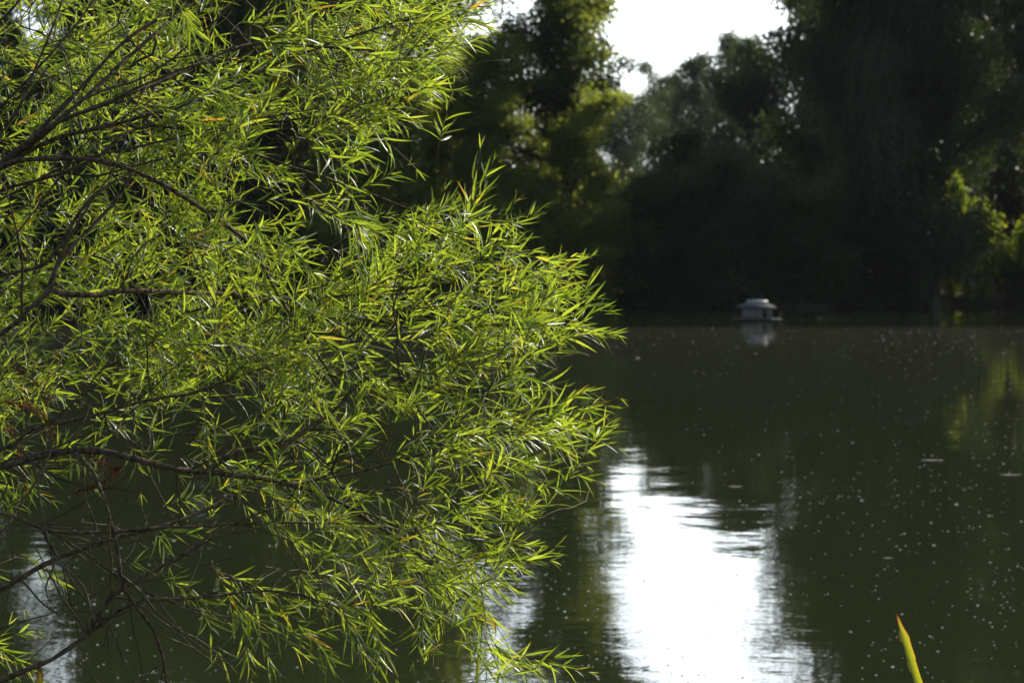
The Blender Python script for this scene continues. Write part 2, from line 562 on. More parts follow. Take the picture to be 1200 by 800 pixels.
def far_tree(name, proto, px, D, scale, rz, label, cat='tree', group='trees on the far bank', sz=None):
    x = (px - 600) / FPX * D
    z = float(ground_z(x, D)) - 0.05
    o = empty(name, (x, D, z), label, cat, group, rz)
    o.scale = (scale, scale, sz or scale)
    t, c = PROTO[proto]
    link('trunk', t, o)
    link('crown', c, o)
    return o


TREES = [
    # name, proto, px, Y, scale, rot, label, category, group, height scale
    ('leafy_tree', 'broad1', -30, 99, 1.0, 0.3, 'far bank tree at the left edge of the photo, glimpsed through the willow', 1.25),
    ('leafy_tree', 'broad3', 112, 101, 1.25, 2.1, 'far bank tree right of the pale sky gap at upper left', 1.5),
    ('drooping_tree', 'willow1', 195, 97, 1.08, 1.0, 'greyish drooping tree hidden deep behind the middle of the near willow', 1.25),
    ('leafy_tree', 'broad1', 300, 100, 1.10, 4.0, 'dark round tree behind the top of the near willow', 1.25),
    ('drooping_tree', 'willow3', 395, 98, 1.05, 3.3, 'drooping far tree just behind the upper right tips of the willow', 1.2),
    ('drooping_tree', 'willow3', 478, 95.8, 1.0, 5.0, 'dim grey green drooping tree left of the sunlit tree', 1.25),
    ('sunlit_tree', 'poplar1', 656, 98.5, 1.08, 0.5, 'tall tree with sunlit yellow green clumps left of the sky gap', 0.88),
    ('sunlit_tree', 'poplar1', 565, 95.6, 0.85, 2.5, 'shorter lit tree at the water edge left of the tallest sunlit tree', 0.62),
    ('leaning_tree', 'open1', 655, 100, 1.12, 0.0, 'thin crowned tree whose open spray reaches into the sky gap from the left', 1.1),
    ('leafy_tree', 'broad3', 882, 150, 1.2, 0.9, 'dark tree with a ragged edge on the right side of the sky gap', 1.22),
    ('leafy_tree', 'broad2', 1066, 99, 1.0, 2.0, 'big dark tree standing behind the duck house', 1.2),
    ('drooping_tree', 'willow2', 1012, 97.5, 0.82, 3.5, 'broad dark drooping tree between the duck house and the leaning trunks', 1.3),
    ('leaning_tree', 'high1', 1088, 98.5, 1.0, 0.2, 'dark leaning tree beside the small sky holes at upper right', 1.0),
    ('drooping_tree', 'willow1', 1345, 104, 1.25, 2.2, 'dark drooping tree at the right edge above the lit bush', 1.3),
    ('leafy_tree', 'broad1', 1440, 107, 1.15, 5.2, 'dark tree beyond the right edge of the photo', 1.2),
    ('leafy_tree', 'broad2', 1180, 150, 1.3, 1.2, 'distant tree behind the lit bush', 1.4),
    ('leafy_tree', 'broad1', 1265, 155, 1.5, 3.2, 'distant tree at the right edge far behind the lit bush', 1.6),
    ('leafy_tree', 'broad1', 1120, 152, 1.3, 0.2, 'distant tree closing the gap under the small sky holes at upper right', 1.0),
    ('leafy_tree', 'broad3', 1005, 110, 1.3, 3.0, 'tree in the second row behind the broad drooping tree', 1.25),
    ('leafy_tree', 'broad1', 1052, 109, 1.0, 1.4, 'second row tree filling the dark behind the ragged edged tree', 0.95),
    ('leafy_tree', 'broad2', 1078, 113, 0.85, 4.4, 'second row tree behind the dark leaning tree', 0.95),
    ('leafy_tree', 'broad3', 28, 112, 0.9, 1.9, 'low tree below the pale sky gap at upper left', 1.0),
    ('leafy_tree', 'broad2', 245, 112, 1.1, 0.6, 'second row tree behind the centre of the near willow', 1.3),
    ('leafy_tree', 'sunlit2', 445, 110, 1.15, 2.6, 'second row tree between the two drooping trees', 1.3),
    ('leafy_tree', 'broad2', 350, 113, 1.1, 3.6, 'second row tree behind the dark round tree', 1.3),
    ('leafy_tree', 'sunlit2', 555, 112, 1.0, 1.6, 'second row tree between the drooping trees and the tallest sunlit tree', 0.7),
    ('distant_tree', 'broad3', 722, 270, 1.6, 0.8, 'hazy distant tree top at the bottom of the sky gap', 1.56),
    ('distant_tree', 'broad1', 776, 290, 1.45, 2.8, 'farthest tree top right of the bottom of the sky gap', 1.56),
    ('distant_tree', 'broad3', 688, 280, 1.8, 4.8, 'distant tree seen low between the sunlit tree and the sky gap', 1.72),
    ('distant_tree', 'broad3', 818, 240, 1.3, 3.8, 'distant tree rising up the right slope of the sky gap', 1.68),
    ('distant_tree', 'broad3', 858, 190, 1.1, 1.1, 'distant tree showing through the ragged edge right of the sky gap', 1.52),
    ('leafy_tree', 'high2', 1222, 105, 1.0, 0.1, 'high dark crown overhanging the lit bush at the right edge', 1.25),
    ('drooping_tree', 'willow1', 1172, 122, 1.1, 3.9, 'shaded slate green tree straight behind the glowing bush', 1.0),
    ('leafy_tree', 'broad3', 990, 148, 1.5, 4.1, 'dark tree above the duck house with sky showing along its left shoulder', 1.75),
    ('leafy_tree', 'broad3', 745, 99, 0.6, 5.6, 'low dark tree under the sky gap at the water edge', 0.40),
    ('leafy_tree', 'broad3', 812, 98, 0.7, 3.6, 'low dark tree left of the duck house under the ragged edge', 0.55),
]
for t_ in TREES:
    far_tree(*t_[:7], sz=t_[7])

# bank shrubs
SHRUB = []
for sd, mt in ((31, M_BROAD), (32, M_GREY), (33, M_BROAD)):
    SHRUB.append(tree_meshes('shrub%d' % sd, sd, 4.2, 2.6, 'broad', mt, 16000, base=0.02, clump=0.6, leaf=0.17, limbs=12))
SHRUB.append(tree_meshes('shrub34', 34, 4.2, 2.6, 'broad', M_SUNLIT_OLIVE, 16000, base=0.02, clump=0.6, leaf=0.17, limbs=12))
LIT = tree_meshes('lit_shrub', 35, 4.8, 2.2, 'broad', M_SUNLIT_LIME, 13000, base=0.02, clump=0.55, leaf=0.2, limbs=11)
shr = [(-40, 'at the far left edge'), (70, 'below the pale sky gap at upper left'), (150, 'left of the middle of the willow, on the far bank'), (235, 'behind the middle of the near willow'), (283, 'behind the heart of the near willow, on the water edge'), (330, 'behind the willow under the dark round tree'), (420, 'behind the willow tips under a drooping tree'),
       (500, 'under the dim grey green drooping tree'), (575, 'left of the foot of the sunlit tree'), (640, 'at the foot of the tall sunlit tree'), (700, 'just right of the sunlit tree'), (760, 'under the sky gap'), (820, 'left of the duck house'),
       (848, 'just left of the duck house, at the water edge'), (885, 'straight behind the duck house'), (945, 'right of the duck house'), (1010, 'midway between duck house and lit bush'), (1058, 'left of the lit bush'), (1196, 'in front of the cut off lit bush at the right edge')]
for i, (px, where) in enumerate(shr):
    x0 = (px - 600) / FPX * 96
    D = float(far_shore(x0)) + (0.6 if px > 1100 else rng.uniform(0.6, 1.8))
    x = (px - 600) / FPX * D
    o = empty('bank_shrub', (x, D, float(ground_z(x, D)) - 0.1), ('sun-toned olive' if 400 < px < 705 else 'dark') + ' waterside shrub ' + where, 'shrub', 'shrubs along the far bank', rng.uniform(0, 6))
    s = rng.uniform(0.85, 1.35) if px < 1100 else 0.45
    o.scale = (s * 1.15, s * 1.15, s)
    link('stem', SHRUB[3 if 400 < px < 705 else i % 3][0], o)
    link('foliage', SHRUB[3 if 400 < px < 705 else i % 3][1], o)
for i, (px, D, where) in enumerate(((-60, 106, 'at the far left of the bank'), (40, 107, 'below the pale sky gap at upper left'), (140, 106, 'behind the left part of the near willow'), (240, 107, 'behind the heart of the near willow'), (340, 106, 'behind the right half of the near willow'),
                                     (440, 106, 'behind the tips of the willow'), (540, 107, 'behind the dim grey green drooping tree'), (620, 108, 'behind the foot of the tall sunlit tree'), (690, 108, 'right of the sunlit tree in the second row'), (760, 107, 'under the sky gap in the second row'), (840, 106, 'up the bank left of the duck house'),
                                     (915, 107, 'up the bank right of the duck house'), (985, 108, 'behind the broad dark drooping tree'), (1050, 110, 'up the bank left of the lit bush'), (1110, 118, 'behind the tall thin lit sapling'), (1165, 120, 'close behind the glowing bush'), (1225, 119, 'at the right edge behind the cut off lit bush'), (1290, 116, 'beyond the right edge'))):
    x = (px - 600) / FPX * D
    o = empty('thicket_bush', (x, D, float(ground_z(x, D)) - 0.1), ('tall sun-toned olive thicket bush ' if 400 < px < 705 else 'tall dark thicket bush ') + where, 'bush', 'thicket bushes up the far bank', i * 1.9)
    s_ = (1.5 + 0.3 * math.sin(i * 2.2)) * (0.72 if 680 < px < 860 else 1)
    o.scale = (s_ * 1.1, s_ * 1.1, s_)
    link('stem', SHRUB[3 if 400 < px < 705 else i % 3][0], o)
    link('foliage', SHRUB[3 if 400 < px < 705 else i % 3][1], o)
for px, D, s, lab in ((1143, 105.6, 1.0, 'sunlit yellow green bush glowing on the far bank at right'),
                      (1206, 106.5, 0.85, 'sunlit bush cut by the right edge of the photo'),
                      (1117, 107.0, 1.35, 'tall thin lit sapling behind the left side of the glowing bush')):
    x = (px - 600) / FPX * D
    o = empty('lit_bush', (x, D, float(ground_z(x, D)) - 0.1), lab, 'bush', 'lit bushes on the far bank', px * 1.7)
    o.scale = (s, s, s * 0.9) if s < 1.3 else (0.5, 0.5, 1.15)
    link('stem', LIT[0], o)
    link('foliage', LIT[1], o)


# ------------------------------------------------------------------ duck house
DH = on_water(887, 376)
dh = empty('duck_house', (DH[0], DH[1], 0), 'small pale wooden duck house on a raft, floating before the far bank', 'duck house', rz=-0.10)
M_WOOD = noise_mat('weathered_wood', (0.15, 0.14, 0.135), (0.24, 0.225, 0.215), 6, rough=0.8)
M_ROOF = noise_mat('slate_roof', (0.06, 0.055, 0.06), (0.10, 0.095, 0.10), 8, rough=0.7)
M_CAP = noise_mat('zinc_cap', (0.22, 0.23, 0.25), (0.30, 0.31, 0.33), 4, rough=0.4, spec=0.5)
M_RAFT = noise_mat('wet_planks', (0.05, 0.045, 0.04), (0.10, 0.09, 0.08), 6, rough=0.7)
M_DARK = noise_mat('shade_and_float', (0.01, 0.01, 0.01), (0.02, 0.018, 0.015), 4, rough=0.9, bump=0)
k = DH[1] / FPX      # metres per photo pixel at the house
bw, bd = 17 * k, 14 * k
zb, zw, zr = 0.10, 15.5 * k, 21.5 * k
mb = MB()
for i in range(9):
    y0 = -bd - 0.28 + i * (2 * bd + 0.56) / 9
    mb.box(-29 * k, 29 * k, y0, y0 + (2 * bd + 0.56) / 9 - 0.012, 0.045, 0.09)
mb.build('raft_deck', M_RAFT, dh, smooth=False)
for s in (-1, 1):
    mb = MB(); mb.tube([(s * 20 * k, -bd - 0.2, 0.0), (s * 20 * k, bd + 0.2, 0.0)], [0.06, 0.06], 10)
    mb.build('raft_float', M_DARK, dh)
    mb = MB()
    for yy in (-bd - 0.2, bd + 0.2):
        mb.box(s * 27.5 * k - 0.02, s * 27.5 * k + 0.02, yy - 0.02, yy + 0.02, 0.09, 0.24)
    mb.box(s * 27.5 * k - 0.018, s * 27.5 * k + 0.018, -bd - 0.25, bd + 0.25, 0.24, 0.275)
    mb.build('raft_rail', M_RAFT, dh, smooth=False)
# walls as a ring with an opening in the front; a dark panel behind paints its shade
mb = MB()
tk = 0.03
dx0, dx1 = 6.5 * k, 10.5 * k
mb.box(-bw, dx0, -bd, -bd + tk, 0.092, zw)
mb.box(dx1, bw, -bd, -bd + tk, 0.092, zw)
mb.box(dx0, dx1, -bd, -bd + tk, 12 * k, zw)
mb.box(dx0, dx1, -bd, -bd + tk, 0.092, 4 * k)
mb.box(-bw, bw, bd - tk, bd, 0.092, zw)
mb.box(-bw, -bw + tk, -bd + tk, bd - tk, 0.092, zw)
mb.box(bw - tk, bw, -bd + tk, bd - tk, 0.092, zw)
mb.build('wall', M_WOOD, dh, smooth=False)
mb = MB(); mb.box(-bw + tk, bw - tk, -bd + tk + 0.02, -bd + tk + 0.04, 0.095, zw - 0.01)
mb.build('doorway_shade', M_DARK, dh, smooth=False)
ew, ed, cw_, cdp = 22.5 * k, 19 * k, 12 * k, 9 * k
mb = MB()
mb.add([(-ew, -ed, zw - .02), (ew, -ed, zw - .02), (ew, ed, zw - .02), (-ew, ed, zw - .02),
        (-ew, -ed, zw + .02), (ew, -ed, zw + .02), (ew, ed, zw + .02), (-ew, ed, zw + .02),
        (-cw_, -cdp, zr), (cw_, -cdp, zr), (cw_, cdp, zr), (-cw_, cdp, zr)],
       [(3, 2, 1, 0), (0, 1, 5, 4), (1, 2, 6, 5), (2, 3, 7, 6), (3, 0, 4, 7), (4, 5, 9, 8), (5, 6, 10, 9), (6, 7, 11, 10), (7, 4, 8, 11), (8, 9, 10, 11)])
rf = mb.build('roof', M_ROOF, dh, smooth=False)
mb = MB()
c0, c1 = zr + .002, zr + 3.0 * k
a, b_, c, d_ = cw_ + .02, cdp + .02, cw_ - .02, 0.03
mb.add([(-a, -b_, c0), (a, -b_, c0), (a, b_, c0), (-a, b_, c0), (-c, -d_, c1), (c, -d_, c1), (c, d_, c1), (-c, d_, c1)],
       [(3, 2, 1, 0), (0, 1, 5, 4), (1, 2, 6, 5), (2, 3, 7, 6), (3, 0, 4, 7), (4, 5, 6, 7)])
mb.build('ridge_cap', M_CAP, rf, smooth=False)

# ------------------------------------------------------------------ floating seeds on the water
M_SEED = leaf_mat('seed_fluff', [(0, (0.72, 0.70, 0.66)), (1, (0.85, 0.84, 0.8))], [(0, (0.7, 0.68, 0.62)), (1, (0.85, 0.82, 0.76))], rough=0.8, spec=0.2, tmix=0.5)


def seed_mesh(seed, flat=0.36):
    rs = np.random.default_rng(seed)
    m = MB()
    nu, nv = 8, 4
    v = []
    for j in range(nv):
        ph = j / nv * math.pi / 2
        for i in range(nu):
            a = i / nu * 2 * math.pi
            r = math.cos(ph) * (1 + rs.uniform(-.3, .3))
            v.append((r * math.cos(a), r * math.sin(a) * 0.8, math.sin(ph) * flat))
    v.append((0, 0, flat))
    q = [(j * nu + i, j * nu + (i + 1) % nu, (j + 1) * nu + (i + 1) % nu, (j + 1) * nu + i) for j in range(nv - 1) for i in range(nu)]
    t = [((nv - 1) * nu + i, (nv - 1) * nu + (i + 1) % nu, nv * nu) for i in range(nu)]
    m.add(v, q, t)
    return m


seeds_mb = [seed_mesh(i) for i in range(4)]
seed_me = [s.mesh('floating_seed', M_SEED) for s in seeds_mb]
cand = []
rs = np.random.default_rng(5)
while len(cand) < 2100:
    px, py = rs.uniform(-40, 1240), 385 + 430 * rs.uniform(0, 1) ** 1.15
    # drift lines: denser bands
    dens = 0.45 + 1.3 * math.exp(-((py - 400) / 18) ** 2) + 0.5 * math.exp(-((py - 600 - (px - 1000) * 0.05) / 60) ** 2) * (px > 850) + 0.3 * math.sin(px * 0.013 + py * 0.03) ** 2
    dens *= 0.35 + 0.9 * max(0, math.sin(px * 0.011 + 1.7 * math.sin(py * 0.021) + py * 0.017)) ** 1.5
    if px < 560: dens *= 0.55
    if rs.uniform(0, 1.4) > dens: continue
    w_ = on_water(px, py)
    if w_[1] > 64: continue
    r = rs.lognormal(math.log(0.0027), 0.33) * (1 + w_[1] / 13)
    cand.append((r * FPX / w_[1], w_, r, px))
cand.sort(key=lambda c: -c[0] * (2 if c[3] > 620 else 1))
rest = MB()
for i, (s, w_, r, px) in enumerate(cand):
    a = rs.uniform(0, 6.28)
    if i < 290:
        o = link('floating_seed', seed_me[i % 4])
        o.location = (w_[0], w_[1], 0.0015)
        o.scale = (r, r, r)
        o.rotation_euler = (0, 0, a)
        tag(o, 'tiny white seed tuft floating on the dark pond water', 'seed', 'white seed tufts floating on the pond')
    else:
        v = np.concatenate(seeds_mb[i % 4].v) * r
        ca, sa = math.cos(a), math.sin(a)
        v = np.stack([v[:, 0] * ca - v[:, 1] * sa + w_[0], v[:, 0] * sa + v[:, 1] * ca + w_[1], v[:, 2] + 0.0015], 1)
        rest.add(v, seeds_mb[i % 4].q[0], seeds_mb[i % 4].t[0])
tag(rest.build('floating_seeds', M_SEED), 'scatter of the smallest pale specks drifting on the pond', 'seeds', kind='stuff')

# ------------------------------------------------------------------ pale leaf-shaped streaks painting ripple glints on the water, drifting fluff in the air
M_GLINT = noise_mat('glint_pale', (0.30, 0.30, 0.24), (0.42, 0.40, 0.30), 20, rough=0.4, spec=0.5, bump=0.1)


def glint(px, py, L, W, a, label):
    m = MB()
    st = [(-1, .05), (-.6, .7), (-.1, 1), (.5, .7), (1, .05)]
    v = []
    for t, w2 in st:
        for s in (-1, 0, 1):
            v.append((t * L / 2, s * w2 * W / 2, 0.004 + 0.012 * t * t * 0.6 + (0.006 if s else 0) * w2))
    q = [(i * 3 + j, (i + 1) * 3 + j, (i + 1) * 3 + j + 1, i * 3 + j + 1) for i in range(4) for j in range(2)]
    m.add(v, q)
    o = m.build('glint_streak', M_GLINT)
    p_ = on_water(px, py)
    o.location = (p_[0], p_[1], 0.0)
    o.rotation_euler = (0, 0, a)
    return tag(o, label, 'leaf', 'pale painted glints on the pond')


glint(823, 605, 0.32, 0.05, 0.05, 'long pale painted ripple glint right of the bright sky reflection, higher of two')
glint(862, 571, 0.14, 0.05, 0.2, 'short pale painted ripple glint in the dark water above the long one')
glint(1093, 540, 0.26, 0.06, -0.1, 'pale painted ripple glint upper right among the seeds')
glint(1185, 557, 0.24, 0.05, 0.1, 'pale painted ripple glint near the right edge of the water')
glint(1041, 655, 0.07, 0.03, 0.2, 'small pale painted glint above the tip of the reed blade')
glint(766, 551, 0.16, 0.06, 0.3, 'pale painted ripple glint on the narrow top of the sky reflection')
glint(757, 783, 0.05, 0.03, 0.3, 'little pale streak lying on the brightest part of the sky reflection')
fluff_me = None
mbf = MB()
for i in range(12):
    d = unit(np.random.default_rng(i).normal(size=3))
    mbf.tube([d * 0.1, d * 1.0], [0.10, 0.03], 4)
fluff_me = mbf.mesh('airborne_seed', M_SEED)
for px, py, D, lab in ((870, 308, 30, 'white airborne fluff above left of the duck house'), (1020, 318, 34, 'white airborne fluff against the dark trees right of the duck house'),
                       (936, 210, 26, 'airborne speck high above the duck house'), (1078, 232, 24, 'airborne speck left of the lit bush, lower of two'),
                       (1091, 208, 22, 'airborne speck left of the lit bush, upper of two'), (981, 6, 20, 'airborne speck at the very top of the dark trees'),
                       (765, 291, 20, 'airborne speck right of the willow tips'), (1167, 172, 24, 'airborne speck at the right above the lit bush')):
    o = link('airborne_seed', fluff_me)
    o.location = P(px, py, D)
    s = 0.011 * D / 24
    o.scale = (s, s, s)
    tag(o, lab, 'seed', 'white seed fluff drifting in the air')


# ------------------------------------------------------------------ reed plants on the near bank
M_REED = None
m, nt, out = new_mat('reed_blade')
tc = N(nt, 'ShaderNodeTexCoord')
uvn = N(nt, 'ShaderNodeAttribute'); uvn.attribute_name = 'edge'
nz = N(nt, 'ShaderNodeTexNoise'); nz.inputs['Scale'].default_value = 70; nz.inputs['Detail'].default_value = 3
nt.links.new(tc.outputs['Object'], nz.inputs[0])
su = N(nt, 'ShaderNodeMath', operation='MULTIPLY_ADD'); su.inputs[1].default_value = 0.5
nt.links.new(nz.outputs[0], su.inputs[0]); nt.links.new(uvn.outputs['Fac'], su.inputs[2])
cc = ramp(nt, su.outputs[0], [(0.0, (0.16, 0.18, 0.012)), (0.40, (0.24, 0.22, 0.015)), (0.62, (0.34, 0.22, 0.02)), (0.82, (0.30, 0.12, 0.02)), (1.0, (0.05, 0.02, 0.01))])
pp = N(nt, 'ShaderNodeBsdfPrincipled'); pp.inputs['Roughness'].default_value = 0.4
nt.links.new(cc, pp.inputs['Base Color'])
tt = N(nt, 'ShaderNodeBsdfTranslucent')
br = N(nt, 'ShaderNodeMix', data_type='RGBA', blend_type='MULTIPLY'); br.inputs[0].default_value = 1
br.inputs['B'].default_value = (2.4, 2.6, 1.6, 1)
nt.links.new(cc, br.inputs['A']); nt.links.new(br.outputs['Result'], tt.inputs['Color'])
mx = N(nt, 'ShaderNodeMixShader'); mx.inputs[0].default_value = 0.5
nt.links.new(pp.outputs[0], mx.inputs[1]); nt.links.new(tt.outputs[0], mx.inputs[2]); nt.links.new(mx.outputs[0], out.inputs[0])
M_REED = m


def blade(parent, base, tip, width, bend, seed):
    """ragged edged reed blade from base to tip (local coordinates)"""
    rs = np.random.default_rng(seed)
    base, tip = np.array(base, float), np.array(tip, float)
    n = 150
    t = np.linspace(0, 1, n) ** 0.6
    d = unit(tip - base)
    side = unit(np.array((1.0, 0.25, 0)) - d * np.dot(np.array((1.0, 0.25, 0)), d))
    nr = np.cross(side, d)
    c = base + (tip - base) * t[:, None] + nr * (bend * np.sin(t * math.pi))[:, None]
    wv = width * np.minimum(1, np.minimum(0.5 + t * 2, ((1 - t) * 26) ** 0.6))
    ch = np.where(t > 0.90, 1, 0) * np.repeat(rs.uniform(0, 1, (2, n // 3)) ** 2 * 0.6, 3, axis=1)
    V_, E_ = [], []
    for j, s in enumerate((-1, -.45, 0, .45, 1)):
        ww = wv.copy()
        if abs(s) == 1: ww = wv * (1 - ch[0 if s < 0 else 1])
        V_.append(c + side * (ww * s * .5)[:, None] + nr * (abs(s) * ww * 0.22)[:, None])
        E_.append((abs(s) == 1) * (0.22 + 0.45 * np.clip((t - .88) * 10, 0, 1)) + np.clip((t - 0.972) * 30, 0, .7))
    V_ = np.stack(V_, 1); E_ = np.stack(E_, 1)
    q = [(i * 5 + j, i * 5 + j + 1, (i + 1) * 5 + j + 1, (i + 1) * 5 + j) for i in range(n - 1) for j in range(4)]
    mm = MB(); mm.add(V_.reshape(-1, 3), q)
    o = mm.build('blade', M_REED, parent)
    at = o.data.attributes.new('edge', 'FLOAT', 'POINT')
    at.data.foreach_set('value', E_.astype(np.float32).ravel())
    return o


def reed(px, py, D, bx, label, seed):
    tip = P(px, py, D)
    gx = tip[0] + bx
    gz = float(ground_z(gx, D))
    o = empty('reed_plant', (gx, D, gz), label, 'reed', 'reeds on the near bank')
    blade(o, (0, 0, -0.02), tip - np.array((gx, D, gz)), 0.026, 0.03, seed)
    rs = np.random.default_rng(seed + 50)
    for i in range(5):
        a = rs.uniform(0, 6.28)
        h = rs.uniform(0.45, 0.72)
        blade(o, (0.03 * math.cos(a), 0.03 * math.sin(a), -0.02), (0.25 * math.cos(a), 0.25 * math.sin(a), h), 0.018, 0.04, seed + i + 1)
    return o


reed(1050, 718, 4.0, 0.50, 'single yellow green reed blade with a browned ragged tip at lower right', 3)
reed(46, 778, 4.0, 0.02, 'reed tip just poking in at the lower left below the willow branches', 9)

# ------------------------------------------------------------------ the willow in front
WR = np.random.default_rng(21)
TRX, TRY = -2.75, 5.0
tz = float(ground_z(TRX, TRY))
willow = empty('willow_tree', (TRX, TRY, tz), 'big sunlit willow whose leafy branches fill the left side of the photo', 'tree')
W0 = np.array((TRX, TRY, tz))
stem = np.array([(TRX, TRY, tz - 0.3), (TRX + .03, TRY, tz + .3), (TRX + .12, TRY - .05, 1.1), (TRX + .2, TRY - .1, 1.8), (TRX + .22, TRY - .1, 2.6), (TRX + .3, TRY, 3.4), (TRX + .2, TRY + .1, 4.3)])
stem_r = resample(stem, 0.08)
st_rad = 0.15 * (1 - 0.8 * np.linspace(0, 1, len(stem_r))) * (1 + 0.5 * np.exp(-np.linspace(0, 1, len(stem_r)) * 20))
mb = MB(); mb.tube(stem_r - W0, st_rad, 14)
mb.build('trunk', M_WBARK, willow)


def stem_at(z):
    return stem_r[np.argmin(np.abs(stem_r[:, 2] - z))]


